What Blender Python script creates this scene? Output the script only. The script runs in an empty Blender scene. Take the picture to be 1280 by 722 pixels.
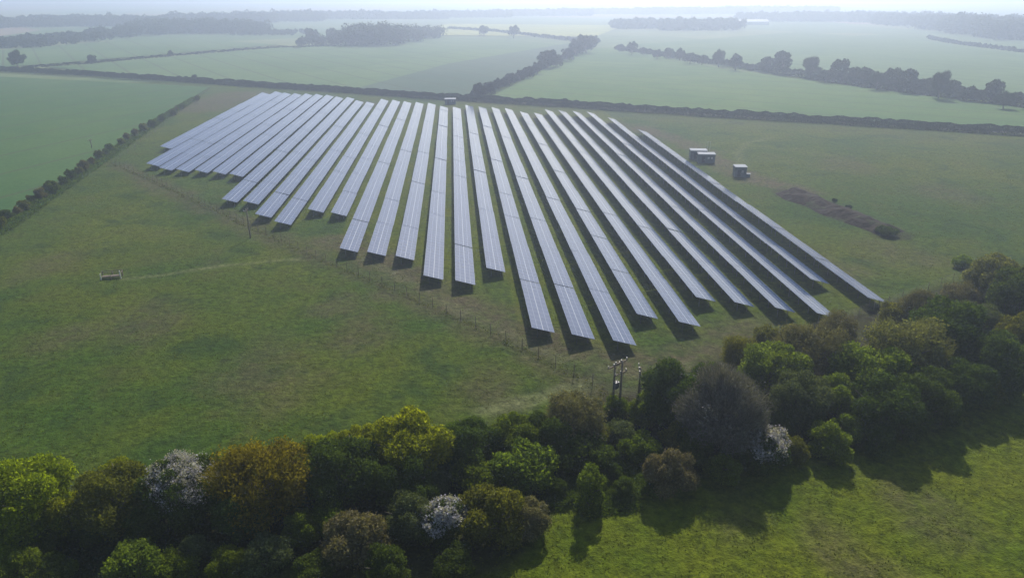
import bpy, math, random
import numpy as np
from mathutils import Vector, Matrix, Euler
random.seed(7)
RNG = np.random.default_rng(11)
R = math.radians
scene = bpy.context.scene
COL = scene.collection

# ------------------------------------------------------------------ camera
H = 50.0; F = 900.0; PITCH = R(22.3); YAW = R(4.47)
cam_d = bpy.data.cameras.new('camera'); cam = bpy.data.objects.new('camera', cam_d); COL.objects.link(cam)
cam.location = (0, 0, H); cam.rotation_euler = (R(90) - PITCH, 0, -YAW)
cam_d.sensor_width = 36.0; cam_d.lens = F / 1280 * 36.0; cam_d.clip_end = 30000; cam_d.clip_start = 0.5
scene.camera = cam
FW = np.array([math.sin(YAW) * math.cos(PITCH), math.cos(YAW) * math.cos(PITCH), -math.sin(PITCH)])
RT = np.array([math.cos(YAW), -math.sin(YAW), 0.0])
UP = np.cross(RT, FW)
def ray(x, y):
    return FW * F + RT * (x - 640) + UP * (361 - y)
def at(x, y, z=0.0):
    "point at height z that the survey picture shows at x, y"
    d = ray(x, y); t = (H - z) / -d[2]
    return (d[0] * t, d[1] * t)

# ------------------------------------------------------------------ helpers
def tag(o, label=None, cat=None, group=None, kind=None):
    if label: o['label'] = label
    if cat: o['category'] = cat
    if group: o['group'] = group
    if kind: o['kind'] = kind
    return o
def link(o, parent=None):
    COL.objects.link(o)
    if parent: o.parent = parent
    return o
def empty(name, loc, rz=0.0):
    o = bpy.data.objects.new(name, None); o.location = loc; o.rotation_euler = (0, 0, rz); o.empty_display_size = 0.3
    return link(o)
def mesh_np(name, V, quads, mat=None, smooth=False, tris=None):
    me = bpy.data.meshes.new(name)
    V = np.asarray(V, dtype=np.float32); nq = 0 if quads is None else len(quads); nt = 0 if tris is None else len(tris)
    me.vertices.add(len(V)); me.vertices.foreach_set('co', V.ravel())
    loops = []
    if nq: loops.append(np.asarray(quads, dtype=np.int32).ravel())
    if nt: loops.append(np.asarray(tris, dtype=np.int32).ravel())
    L = np.concatenate(loops)
    me.loops.add(len(L)); me.loops.foreach_set('vertex_index', L)
    me.polygons.add(nq + nt)
    st = np.concatenate([np.arange(nq) * 4, nq * 4 + np.arange(nt) * 3]).astype(np.int32)
    me.polygons.foreach_set('loop_start', st)
    me.update(calc_edges=True)
    if smooth: me.polygons.foreach_set('use_smooth', np.ones(nq + nt, dtype=bool))
    if mat: me.materials.append(mat)
    return me
class MB:
    def __init__(s): s.v = []; s.f = []
    def box(s, x0, x1, y0, y1, z0, z1):
        n = len(s.v)
        s.v += [(x0,y0,z0),(x1,y0,z0),(x1,y1,z0),(x0,y1,z0),(x0,y0,z1),(x1,y0,z1),(x1,y1,z1),(x0,y1,z1)]
        s.f += [tuple(n+i for i in q) for q in ((3,2,1,0),(4,5,6,7),(0,1,5,4),(1,2,6,5),(2,3,7,6),(3,0,4,7))]
    def hexa(s, p):
        n = len(s.v); s.v += list(p)
        s.f += [tuple(n+i for i in q) for q in ((3,2,1,0),(4,5,6,7),(0,1,5,4),(1,2,6,5),(2,3,7,6),(3,0,4,7))]
    def tube(s, a, b, ra, rb, n=6):
        a = Vector(a); b = Vector(b); d = (b - a).normalized()
        u = d.orthogonal().normalized(); w = d.cross(u); k = len(s.v)
        for p, r in ((a, ra), (b, rb)):
            for i in range(n):
                t = 2 * math.pi * i / n; s.v.append(tuple(p + u * (math.cos(t) * r) + w * (math.sin(t) * r)))
        for i in range(n): s.f.append((k+i, k+(i+1)%n, k+n+(i+1)%n, k+n+i))
        s.f.append(tuple(k+n+i for i in range(n))); s.f.append(tuple(k+i for i in reversed(range(n))))
    def mesh(s, name, mat, smooth=False):
        me = bpy.data.meshes.new(name); me.from_pydata([tuple(map(float, v)) for v in s.v], [], s.f); me.materials.append(mat)
        if smooth:
            for p in me.polygons: p.use_smooth = True
        return me
    def build(s, name, mat, parent=None, smooth=False):
        return link(bpy.data.objects.new(name, s.mesh(name, mat, smooth)), parent)

# ------------------------------------------------------------------ materials
def newmat(name):
    m = bpy.data.materials.new(name); m.use_nodes = True; nt = m.node_tree
    for n in list(nt.nodes): nt.nodes.remove(n)
    return m, nt, nt.nodes, nt.links
def mixcol(N, L, f, a, b, mode='MIX'):
    n = N.new('ShaderNodeMix'); n.data_type = 'RGBA'; n.blend_type = mode
    for s, v in ((n.inputs[0], f), (n.inputs[6], a), (n.inputs[7], b)):
        if hasattr(v, 'is_output'): L.new(v, s)
        else: s.default_value = v if not isinstance(v, tuple) else (*v, 1)
    return n.outputs[2]
def math_n(N, L, op, a, b=None, c=None, clamp=False):
    n = N.new('ShaderNodeMath'); n.operation = op; n.use_clamp = clamp
    for s, v in zip(n.inputs, (a, b, c)):
        if v is None: continue
        if hasattr(v, 'is_output'): L.new(v, s)
        else: s.default_value = v
    return n.outputs[0]
def noise(N, L, vec, scale, detail=4, rough=0.55, dist=0.0):
    n = N.new('ShaderNodeTexNoise'); n.inputs['Scale'].default_value = scale; n.inputs['Detail'].default_value = detail
    n.inputs['Roughness'].default_value = rough; n.inputs['Distortion'].default_value = dist
    L.new(vec, n.inputs['Vector']); return n.outputs['Fac']
def maprange(N, L, v, a, b, c=0.0, d=1.0):
    n = N.new('ShaderNodeMapRange'); n.inputs[1].default_value = a; n.inputs[2].default_value = b
    n.inputs[3].default_value = c; n.inputs[4].default_value = d; L.new(v, n.inputs[0]); return n.outputs[0]
def bump(N, L, h, strength, dist, prev=None):
    n = N.new('ShaderNodeBump'); n.inputs['Strength'].default_value = strength; n.inputs['Distance'].default_value = dist
    L.new(h, n.inputs['Height'])
    if prev: L.new(prev, n.inputs['Normal'])
    return n.outputs[0]
def attr(N, name):
    n = N.new('ShaderNodeAttribute'); n.attribute_name = name; return n.outputs['Fac']

def leaf_mat(name, dark, light, trans=0.35, glow=1.4):
    m, nt, N, L = newmat(name)
    out = N.new('ShaderNodeOutputMaterial'); tc = N.new('ShaderNodeTexCoord'); oi = N.new('ShaderNodeObjectInfo')
    geo = N.new('ShaderNodeNewGeometry')
    n1 = noise(N, L, tc.outputs['Object'], 0.7, 3)
    f = maprange(N, L, n1, 0.35, 0.65)
    f2 = math_n(N, L, 'MULTIPLY_ADD', geo.outputs['Random Per Island'], 0.5, math_n(N, L, 'MULTIPLY', f, 0.5))
    c = mixcol(N, L, f2, dark, light)
    hsv = N.new('ShaderNodeHueSaturation'); L.new(c, hsv.inputs['Color'])
    L.new(maprange(N, L, oi.outputs['Random'], 0, 1, 0.485, 0.515), hsv.inputs['Hue'])
    L.new(maprange(N, L, geo.outputs['Random Per Island'], 0, 1, 0.75, 1.25), hsv.inputs['Value'])
    d = N.new('ShaderNodeBsdfDiffuse'); L.new(hsv.outputs[0], d.inputs['Color'])
    t = N.new('ShaderNodeBsdfTranslucent')
    tcx = mixcol(N, L, 1.0, hsv.outputs[0], (glow, glow * 1.0, glow * 0.35), 'MULTIPLY'); L.new(tcx, t.inputs['Color'])
    mx = N.new('ShaderNodeMixShader'); mx.inputs[0].default_value = trans
    L.new(d.outputs[0], mx.inputs[1]); L.new(t.outputs[0], mx.inputs[2]); L.new(mx.outputs[0], out.inputs[0])
    return m
def plain(name, col, rough=0.7, metal=0.0, var=0.25, scale=1.5):
    m, nt, N, L = newmat(name); out = N.new('ShaderNodeOutputMaterial'); p = N.new('ShaderNodeBsdfPrincipled')
    tc = N.new('ShaderNodeTexCoord'); n1 = noise(N, L, tc.outputs['Object'], scale, 5)
    k = maprange(N, L, n1, 0.3, 0.7)
    c = mixcol(N, L, k, tuple(x * (1 - var) for x in col), tuple(min(1, x * (1 + var)) for x in col))
    L.new(c, p.inputs['Base Color']); p.inputs['Roughness'].default_value = rough; p.inputs['Metallic'].default_value = metal
    L.new(p.outputs[0], out.inputs[0]); return m
LEAF = {
 'yellow': leaf_mat('yellow_green_leaf', (0.085,0.115,0.007), (0.20,0.235,0.010), 0.5, 1.8),
 'gold':   leaf_mat('golden_leaf', (0.080,0.075,0.008), (0.19,0.165,0.012), 0.48, 1.6),
 'olive':  leaf_mat('olive_leaf', (0.058,0.066,0.012), (0.13,0.140,0.022), 0.45, 1.6),
 'green':  leaf_mat('fresh_green_leaf', (0.048,0.072,0.009), (0.110,0.150,0.016), 0.48, 1.7),
 'dark':   leaf_mat('dark_green_leaf', (0.026,0.043,0.010), (0.074,0.105,0.020), 0.4, 1.6),
 'teal':   leaf_mat('grey_green_leaf', (0.048,0.066,0.030), (0.105,0.135,0.060), 0.38, 1.4),
 'brown':  leaf_mat('brown_bud', (0.085,0.078,0.040), (0.19,0.170,0.090), 0.35, 1.2),
 'grey':   leaf_mat('bare_twig', (0.075,0.072,0.07), (0.185,0.178,0.17), 0.25, 1.0),
 'white':  leaf_mat('white_blossom', (0.20,0.19,0.225), (0.52,0.50,0.57), 0.4, 1.0),
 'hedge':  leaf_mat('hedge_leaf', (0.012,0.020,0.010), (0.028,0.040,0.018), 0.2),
 'bramble': leaf_mat('bramble_leaf', (0.036,0.056,0.009), (0.085,0.120,0.018), 0.42, 1.6),
 'fresh':  leaf_mat('spring_leaf', (0.060,0.095,0.014), (0.140,0.190,0.026), 0.48, 1.7),
 'pale':   leaf_mat('pale_olive_leaf', (0.085,0.095,0.035), (0.175,0.185,0.070), 0.42, 1.4),
 'tuft':   leaf_mat('grass_tuft', (0.045,0.062,0.008), (0.105,0.115,0.016), 0.3, 1.3),
 'far':    leaf_mat('woodland_leaf', (0.0210,0.0294,0.0168), (0.0504,0.0588,0.0294), 0.25),
}
BARK = plain('bark', (0.09,0.075,0.06), 0.9, 0, 0.4, 4)
STEEL = plain('galvanised_steel', (0.35,0.36,0.37), 0.45, 0.6, 0.15)
DSTEEL = plain('weathered_steel', (0.12,0.12,0.125), 0.6, 0.3, 0.2)
WOOD = plain('weathered_timber', (0.16,0.125,0.09), 0.85, 0, 0.35, 5)
PALEW = plain('pale_painted_wood', (0.5,0.5,0.45), 0.6, 0, 0.1, 5)
WIRE = plain('fence_wire', (0.12,0.12,0.11), 0.6, 0.4)
ROOFW = plain('pale_sheet_roof', (0.27,0.29,0.32), 0.9, 0, 0.08)
CABIN = plain('dark_green_cladding', (0.05,0.075,0.08), 0.55, 0, 0.15)
CERAM = plain('insulator_ceramic', (0.35,0.33,0.30), 0.25, 0, 0.05)
DARKM = plain('dark_vent', (0.02,0.025,0.03), 0.6)

def soil_mat():
    m, nt, N, L = newmat('bare_soil'); out = N.new('ShaderNodeOutputMaterial'); p = N.new('ShaderNodeBsdfPrincipled')
    tc = N.new('ShaderNodeTexCoord'); n1 = noise(N, L, tc.outputs['Object'], 0.8, 6); n2 = noise(N, L, tc.outputs['Object'], 0.25, 3)
    c = mixcol(N, L, maprange(N, L, n1, .35, .65), (0.013,0.008,0.006), (0.028,0.018,0.013))
    c = mixcol(N, L, maprange(N, L, n2, .55, .7), c, (0.04,0.055,0.02))
    L.new(c, p.inputs['Base Color']); p.inputs['Roughness'].default_value = 0.95; p.inputs['Specular IOR Level'].default_value = 0.1
    L.new(bump(N, L, n1, 1.0, 0.4), p.inputs['Normal']); L.new(p.outputs[0], out.inputs[0]); return m
SOIL = soil_mat()

def meadow_mat():
    m, nt, N, L = newmat('rough_meadow'); out = N.new('ShaderNodeOutputMaterial'); p = N.new('ShaderNodeBsdfPrincipled')
    g = N.new('ShaderNodeNewGeometry'); P = g.outputs['Position']
    big = noise(N, L, P, 0.022, 4, 0.6, 0.6); mid = noise(N, L, P, 0.09, 5, 0.65, 0.4); fine = noise(N, L, P, 0.9, 5, 0.7); vf = noise(N, L, P, 3.2, 3, 0.7)
    sp = noise(N, L, P, 0.33, 4, 0.6, 1.0)
    c = mixcol(N, L, maprange(N, L, big, .38, .62), (0.038,0.078,0.008), (0.076,0.100,0.008))
    c = mixcol(N, L, math_n(N, L, 'MULTIPLY', maprange(N, L, mid, .52, .70), 0.55), c, (0.076,0.076,0.018))
    c = mixcol(N, L, math_n(N, L, 'MULTIPLY', maprange(N, L, mid, .48, .34), 0.8), c, (0.026,0.054,0.010))
    lush = attr(N, 'lush'); wear = attr(N, 'wear')
    lc = mixcol(N, L, maprange(N, L, mid, .35, .65), (0.070,0.104,0.005), (0.108,0.126,0.007))
    c = mixcol(N, L, lush, c, lc)
    wn = math_n(N, L, 'MULTIPLY', wear, maprange(N, L, sp, .3, .6, 0.35, 1.15), clamp=True)
    c = mixcol(N, L, wn, c, (0.092,0.076,0.044))
    path = attr(N, 'path'); c = mixcol(N, L, math_n(N, L, 'MULTIPLY', path, maprange(N, L, fine, .3, .6, .5, 1.0), clamp=True), c, (0.15,0.16,0.075))
    dark = attr(N, 'dark_ground'); c = mixcol(N, L, math_n(N, L, 'MULTIPLY', dark, maprange(N, L, sp, .3, .6, .6, 1.0), clamp=True), c, (0.035,0.032,0.018))
    k = mixcol(N, L, maprange(N, L, fine, .3, .7), (0.45,0.47,0.45), (1.5,1.48,1.4))
    c = mixcol(N, L, 1.0, c, k, 'MULTIPLY')
    k2 = mixcol(N, L, maprange(N, L, vf, .3, .7), (0.72,0.72,0.72), (1.28,1.28,1.28)); c = mixcol(N, L, 1.0, c, k2, 'MULTIPLY'); c = mixcol(N, L, 1.0, c, (0.80,0.81,0.80), 'MULTIPLY')
    sp2 = noise(N, L, P, 0.55, 2, 0.5); c = mixcol(N, L, math_n(N, L, 'MULTIPLY', maprange(N, L, sp2, .70, .76), 0.5), c, (0.03,0.04,0.015))
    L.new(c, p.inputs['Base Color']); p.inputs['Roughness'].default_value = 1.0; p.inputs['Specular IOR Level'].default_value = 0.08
    h = math_n(N, L, 'ADD', math_n(N, L, 'MULTIPLY', fine, 1.0), math_n(N, L, 'MULTIPLY', vf, 0.45))
    L.new(bump(N, L, h, 1.0, 0.42), p.inputs['Normal']); L.new(p.outputs[0], out.inputs[0]); return m
MEADOW = meadow_mat()
def crop_mat(name, a, b, ang=0.0, tram=24.0, tramk=0.6):
    m, nt, N, L = newmat(name); out = N.new('ShaderNodeOutputMaterial'); p = N.new('ShaderNodeBsdfPrincipled')
    g = N.new('ShaderNodeNewGeometry'); P = g.outputs['Position']
    big = noise(N, L, P, 0.012, 4, 0.6, 0.8); mid = noise(N, L, P, 0.08, 5, 0.65); fine = noise(N, L, P, 0.8, 3)
    c = mixcol(N, L, maprange(N, L, math_n(N, L, 'ADD', math_n(N, L, 'MULTIPLY', big, .6), math_n(N, L, 'MULTIPLY', mid, .4)), .4, .6), a, b)
    sep = N.new('ShaderNodeSeparateXYZ'); L.new(P, sep.inputs[0])
    u = math_n(N, L, 'ADD', math_n(N, L, 'MULTIPLY', sep.outputs[0], math.cos(ang)), math_n(N, L, 'MULTIPLY', sep.outputs[1], math.sin(ang)))
    fr = math_n(N, L, 'FRACT', math_n(N, L, 'DIVIDE', u, tram))
    ln = math_n(N, L, 'LESS_THAN', math_n(N, L, 'ABSOLUTE', math_n(N, L, 'SUBTRACT', fr, 0.5)), 0.035)
    c = mixcol(N, L, math_n(N, L, 'MULTIPLY', ln, tramk), c, (0.05,0.055,0.03))
    k = mixcol(N, L, maprange(N, L, fine, .3, .7), (0.85,0.85,0.85), (1.15,1.15,1.15)); c = mixcol(N, L, 1.0, c, k, 'MULTIPLY')
    L.new(c, p.inputs['Base Color']); p.inputs['Roughness'].default_value = 1.0; p.inputs['Specular IOR Level'].default_value = 0.1
    L.new(bump(N, L, fine, 0.6, 0.2), p.inputs['Normal']); L.new(p.outputs[0], out.inputs[0]); return m
def far_ground_mat():
    m, nt, N, L = newmat('far_farmland'); out = N.new('ShaderNodeOutputMaterial'); p = N.new('ShaderNodeBsdfPrincipled')
    g = N.new('ShaderNodeNewGeometry'); P = g.outputs['Position']
    v = N.new('ShaderNodeTexVoronoi'); v.inputs['Scale'].default_value = 0.0028; L.new(P, v.inputs['Vector'])
    sp = N.new('ShaderNodeSeparateColor'); L.new(v.outputs['Color'], sp.inputs[0])
    c = mixcol(N, L, sp.outputs[0], (0.06,0.11,0.04), (0.13,0.15,0.06))
    c = mixcol(N, L, maprange(N, L, sp.outputs[1], .75, .8), c, (0.17,0.13,0.09))
    n1 = noise(N, L, P, 0.05, 4); k = mixcol(N, L, maprange(N, L, n1, .3, .7), (0.8,0.8,0.8), (1.2,1.2,1.2)); c = mixcol(N, L, 1.0, c, k, 'MULTIPLY')
    L.new(c, p.inputs['Base Color']); p.inputs['Roughness'].default_value = 1.0; p.inputs['Specular IOR Level'].default_value = 0.1
    L.new(p.outputs[0], out.inputs[0]); return m

def panel_mat():
    m, nt, N, L = newmat('solar_glass'); out = N.new('ShaderNodeOutputMaterial'); p = N.new('ShaderNodeBsdfPrincipled')
    tc = N.new('ShaderNodeTexCoord'); oi = N.new('ShaderNodeObjectInfo'); sep = N.new('ShaderNodeSeparateXYZ'); L.new(tc.outputs['Object'], sep.inputs[0])
    U = sep.outputs[0]; V = sep.outputs[1]           # across (0..W) and along the row
    mu = math_n(N, L, 'DIVIDE', U, PW / 4); mv = math_n(N, L, 'DIVIDE', V, 1.70)
    def line(x, w):
        fr = math_n(N, L, 'FRACT', x); d = math_n(N, L, 'MINIMUM', fr, math_n(N, L, 'SUBTRACT', 1.0, fr)); return math_n(N, L, 'LESS_THAN', d, w)
    lu = line(mu, 0.035); lv = line(mv, 0.016)
    cen = math_n(N, L, 'LESS_THAN', math_n(N, L, 'ABSOLUTE', math_n(N, L, 'SUBTRACT', U, PW / 2)), 0.055)
    fr = math_n(N, L, 'MAXIMUM', lu, lv)
    comb = N.new('ShaderNodeCombineXYZ'); L.new(math_n(N, L, 'FLOOR', mu), comb.inputs[0]); L.new(math_n(N, L, 'FLOOR', mv), comb.inputs[1])
    L.new(math_n(N, L, 'MULTIPLY', oi.outputs['Random'], 91.7), comb.inputs[2])
    wn = N.new('ShaderNodeTexWhiteNoise'); L.new(comb.outputs[0], wn.inputs['Vector'])
    c = mixcol(N, L, wn.outputs['Value'], (0.020,0.046,0.115), (0.025,0.052,0.130))
    c = mixcol(N, L, fr, c, (0.17,0.20,0.29)); c = mixcol(N, L, cen, c, (0.27,0.30,0.37))
    n1 = noise(N, L, tc.outputs['Object'], 1.2, 4)
    L.new(c, p.inputs['Base Color']); L.new(maprange(N, L, n1, .3, .7, 0.15, 0.19), p.inputs['Roughness'])
    p.inputs['IOR'].default_value = 1.42
    # every module sits at its own very slightly different angle
    g = N.new('ShaderNodeNewGeometry')
    vm = N.new('ShaderNodeVectorMath'); vm.operation = 'SUBTRACT'; L.new(wn.outputs['Color'], vm.inputs[0]); vm.inputs[1].default_value = (.5,.5,.5)
    vs = N.new('ShaderNodeVectorMath'); vs.operation = 'SCALE'; L.new(vm.outputs[0], vs.inputs[0]); vs.inputs[3].default_value = 0.0015
    va = N.new('ShaderNodeVectorMath'); va.operation = 'ADD'; L.new(g.outputs['Normal'], va.inputs[0]); L.new(vs.outputs[0], va.inputs[1])
    vn = N.new('ShaderNodeVectorMath'); vn.operation = 'NORMALIZE'; L.new(va.outputs[0], vn.inputs[0]); L.new(vn.outputs[0], p.inputs['Normal'])
    L.new(p.outputs[0], out.inputs[0]); return m

# ------------------------------------------------------------------ ground
def poly_dist(X, Y, pts):
    D = np.full(X.shape, 1e9)
    for (x0, y0), (x1, y1) in zip(pts[:-1], pts[1:]):
        dx, dy = x1 - x0, y1 - y0; t = np.clip(((X - x0) * dx + (Y - y0) * dy) / (dx * dx + dy * dy), 0, 1)
        D = np.minimum(D, np.hypot(X - x0 - t * dx, Y - y0 - t * dy))
    return D
def A(pts): return [at(*p) for p in pts]
def band(D, w, s): return np.clip((w + s - D) / s, 0, 1)
FENCE_PX = [(140,205),(190,226),(240,250),(330,292),(400,325),(500,366),(600,411),(660,440),(720,471),(760,492),(800,500)]
NEARY = [182.5,204,209,211,212,214,217,248.3,251,267,276,261,265,309.6,314.3,319.7,343.9,350,334.5,408.8,417,425.3,391.6,402,371,377,384,391,349,372]
BELT_BACK = A([(-260,600),(0,600),(150,590),(330,590),(520,560),(700,510),(840,460),(980,410),(1100,372),(1200,345),(1300,320),(1500,280)])
step = 0.85
xs = np.arange(-230, 330, step); ys = np.arange(38, 470, step)
GX, GY = np.meshgrid(xs, ys)
def vnoise(X, Y, s, seed):
    r = np.random.default_rng(seed); G = r.random((256, 256)); x = X / s; y = Y / s
    xi = np.floor(x).astype(int); yi = np.floor(y).astype(int); fx = x - xi; fy = y - yi
    fx = fx * fx * (3 - 2 * fx); fy = fy * fy * (3 - 2 * fy); g = lambda a, b: G[a % 256, b % 256]
    return (g(xi,yi)*(1-fx)+g(xi+1,yi)*fx)*(1-fy)+(g(xi,yi+1)*(1-fx)+g(xi+1,yi+1)*fx)*fy
GZ = 0.14 * vnoise(GX, GY, 3.0, 1) + 0.22 * vnoise(GX, GY, 11.0, 2) - 0.30
V = np.stack([GX, GY, GZ], -1).reshape(-1, 3); ny, nx = GX.shape
I = np.arange(nx * ny).reshape(ny, nx); Q = np.stack([I[:-1,:-1], I[:-1,1:], I[1:,1:], I[1:,:-1]], -1).reshape(-1, 4)
me = mesh_np('meadow', V, Q, MEADOW, True)
def set_attr(name, arr):
    a = me.attributes.new(name, 'FLOAT', 'POINT'); a.data.foreach_set('value', np.clip(arr, 0, 1).astype(np.float32).ravel())
jit = 5 * (vnoise(GX, GY, 6, 5) - .5) + 2.5 * (vnoise(GX, GY, 2.2, 6) - .5)
FEN = A(FENCE_PX)
wear = 0.65 * band(poly_dist(GX, GY, FEN) + jit, 1.0, 4.0)
wear = np.maximum(wear, 0.85 * band(poly_dist(GX, GY, A([(420,300),(500,340),(560,372),(640,410),(730,445),(800,452),(880,440)])) + jit, 1.5, 6.0))
path0 = [A([(430,309),(560,382),(700,450),(790,468),(870,455)]), A([(433,306),(563,378),(703,445),(792,462),(870,449)])]
wear = np.maximum(wear, 0.7 * band(poly_dist(GX, GY, A([(800,460),(900,440),(960,420)])) + jit, 2.5, 6.0))
wear = np.maximum(wear, 0.9 * band(poly_dist(GX, GY, A([(800,160),(860,180),(905,207),(945,225),(1000,240)])) + jit * .8, 2.0, 5.0))
wear = np.maximum(wear, 0.8 * band(poly_dist(GX, GY, A([(255,135),(300,118)])) + jit, 9.0, 10.0))
wear = np.maximum(wear, 0.55 * band(poly_dist(GX, GY, A([(300,120),(420,127),(560,136),(700,148),(800,160)])) + jit, 3.0, 6.0))
wear = np.maximum(wear, 0.2 * band(poly_dist(GX, GY, A([(560,125),(760,142),(1000,158),(1280,178)])) + jit, 4.0, 12.0))
for (px, py, r) in [(270,320,3),(185,400,7),(60,330,6),(455,415,6),(330,470,8),(90,420,5),(420,380,4),(560,385,5),(600,490,5),(1050,340,6),(1130,320,7),(1060,205,9),(1180,240,8),(930,640,4),(1050,690,4),(1150,640,4)]:
    c = at(px, py); wear = np.maximum(wear, 0.5 * band(np.hypot(GX - c[0], (GY - c[1]) * .7) + jit, r * .4, r))
set_attr('wear', wear)
path = 0.7 * band(poly_dist(GX, GY, A([(152,348),(200,343),(270,332),(330,326),(372,323)])) + jit * .12, 0.25, 0.8)
path = np.maximum(path, 0.75 * band(poly_dist(GX, GY, A([(600,512),(650,502),(700,488),(730,480)])) + jit * .2, 0.5, 1.5))
path = np.maximum(path, 0.4 * band(poly_dist(GX, GY, A([(925,205),(922,190),(935,178),(965,172)])) + jit * .2, 0.5, 1.8))
for p_ in path0: path = np.maximum(path, .35 * band(poly_dist(GX, GY, p_) + jit * .1, .15, .6))
set_attr('path', path)
# meadow on this side of the belt and the strip under the tables
BY = np.interp(xs, [p[0] for p in BELT_BACK], [p[1] for p in BELT_BACK])
near = np.clip((BY[None, :] - GY) / 8, 0, 1)
lush = 0.95 * near
for k in range(30):
    u = -1.893 + 0.1122 * k; yn = at(564 + u * (NEARY[k] + 10), NEARY[k])[1]; yf = 380 if k < 29 else 240
    xk = at(564 + u * 290, 280, 1.5)[0]
    lush = np.maximum(lush, 0.8 * (np.abs(GX - xk - 1.5) < 3.2) * np.clip((GY - yn + 6) / 4, 0, 1) * np.clip((yf - GY) / 60 , 0, 1))
set_attr('lush', lush)
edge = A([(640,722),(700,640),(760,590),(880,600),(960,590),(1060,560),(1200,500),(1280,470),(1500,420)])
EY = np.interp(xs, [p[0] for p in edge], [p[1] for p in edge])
dark_ground = np.clip((GY - EY[None, :] + jit * .5) / 2.5, 0, 1) * np.clip((BY[None, :] - GY) / 3, 0, 1)  # darker ground colour between the belt's front edge and back line
sa = np.array(at(985,241)); sb = np.array(at(1112,290)); dark_ground = np.maximum(dark_ground, .8 * band(poly_dist(GX, GY, [tuple(sa), tuple(sb)]) + jit * .4, 4.2, 1.5))  # same darker ground colour along the soil heap
set_attr('dark_ground', dark_ground)
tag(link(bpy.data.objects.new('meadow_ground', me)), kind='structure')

def sheet(name, pts, mat, z):
    me = bpy.data.meshes.new(name); me.from_pydata([(x, y, z) for x, y in pts], [], [tuple(range(len(pts)))]); me.materials.append(mat)
    o = link(bpy.data.objects.new(name, me)); tag(o, kind='structure'); return o
g = sheet('ground', [(-6500,-1500),(6500,-1500),(6500,9000),(-6500,9000)], far_ground_mat(), -0.6)
near_ring = plain('surrounding_grass', (0.06,0.085,0.025), 1.0, 0, 0.3, 0.05)
CROP = crop_mat('green_crop', (0.050,0.105,0.026), (0.078,0.130,0.032), 0.9)
CROPL = crop_mat('left_crop', (0.030,0.080,0.020), (0.050,0.100,0.024), -0.35, 24.0, 0.6)
CROP2 = crop_mat('pale_crop', (0.062,0.112,0.040), (0.088,0.138,0.050), 0.5)
CROPB = crop_mat('dull_crop', (0.045,0.078,0.045), (0.060,0.092,0.055), 0.5)
CROPY = crop_mat('ripe_yellow_field', (0.20,0.22,0.07), (0.26,0.27,0.08), 0.2)
# field plots (each a sheet a little above the base ground)
sheet('crop_field', A([(-700,60),(0,96),(262,109),(240,122),(150,190),(90,232),(0,292),(-260,480)]), CROPL, 0.06)
sheet('crop_field', A([(-60,93),(0,83),(130,88),(560,122),(445,110),(560,82),(720,56),(560,47),(380,60)])[:0] or A([(60,84),(345,60),(545,47),(640,50),(700,56),(445,111),(300,104)]), CROP2, 0.11)
sheet('crop_field', A([(445,111),(560,80),(700,56),(745,52),(690,75),(600,122)]), CROPB, 0.13)
sheet('crop_field', A([(612,122),(690,82),(745,60),(780,62),(900,86),(1080,110),(1280,135),(1900,190),(1900,225),(1280,163),(1000,146),(800,134)]), CROP, 0.12)
sheet('crop_field', A([(790,56),(1000,40),(1280,62),(1900,110),(1900,180),(1280,130),(1050,104),(900,82)]), CROP2, 0.10)
sheet('crop_field', A([(-500,120),(-100,84),(0,63),(200,47),(350,56),(60,80),(0,84)]), CROP2, 0.09)
sheet('yellow_field', A([(500,44),(560,30),(780,32),(745,46),(640,45)]), CROPY, 0.14)

# ------------------------------------------------------------------ solar array
PW = 3.74; TILT = R(16); LOW = 1.0
PANEL = panel_mat()
PX = PW * math.cos(TILT); PH = PW * math.sin(TILT); HI = LOW + PH
SLEN = 20.4; PITCHY = 20.62
def section_meshes(n):
    Ls = n * 1.70
    sl = MB()
    # slab built flat then rotated by the object so that the glass material can use its own coordinates
    sl.box(0, PW, 0, Ls, -0.045, 0)
    glass = sl.mesh('panel_glass', PANEL)
    fr = MB(); c, s = math.cos(TILT), math.sin(TILT)
    P = lambda u, y, z: (u, y, z)
    for u in (0.45, 1.35, 2.35, 3.3): fr.box(u, u + 0.06, 0.05, Ls - 0.05, -0.135, -0.048)
    k = max(2, round(Ls / 3.4))
    posts = [0.9 + i * (Ls - 1.8) / (k - 1) for i in range(k)]
    for y in posts: fr.box(0.2, PW - 0.2, y - 0.04, y + 0.04, -0.24, -0.137)
    frame = fr.mesh('support_frame', DSTEEL)
    return glass, frame, posts, Ls
SEC = {n: section_meshes(n) for n in (12, 6)}
pm = MB(); pm.box(-0.05, 0.05, -0.04, 0.04, -2.1, 0.0); POSTL = pm.mesh('post', DSTEEL)
def make_section(parent, y0, n):
    glass, frame, posts, Ls = SEC[n]
    o = bpy.data.objects.new('panel_section', glass); link(o, parent)
    o.location = (random.uniform(-.04,.04), y0, HI + random.uniform(-.05,.05)); o.rotation_euler = (random.uniform(-.0012,.0012), TILT + random.uniform(-.006,.006), 0)
    f = bpy.data.objects.new('support_frame', frame); link(f, o)
    inv = Euler((0, TILT, 0)).to_matrix().to_4x4().inverted()
    for py in posts:
        for u, in ((1.0,), (2.8,)):
            top = HI - u * math.sin(TILT) - 0.16
            p = bpy.data.objects.new('post', POSTL); link(p, o)
            p.matrix_basis = inv @ Matrix.Translation((u * math.cos(TILT), py, top - HI)) 
    return Ls
NEAR = [182.5,204,209,211,212,214,217,248.3,251,267,276,261,265,309.6,314.3,319.7,343.9,350,334.5,408.8,417,425.3,391.6,402,371,377,384,391,349,372]
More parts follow.
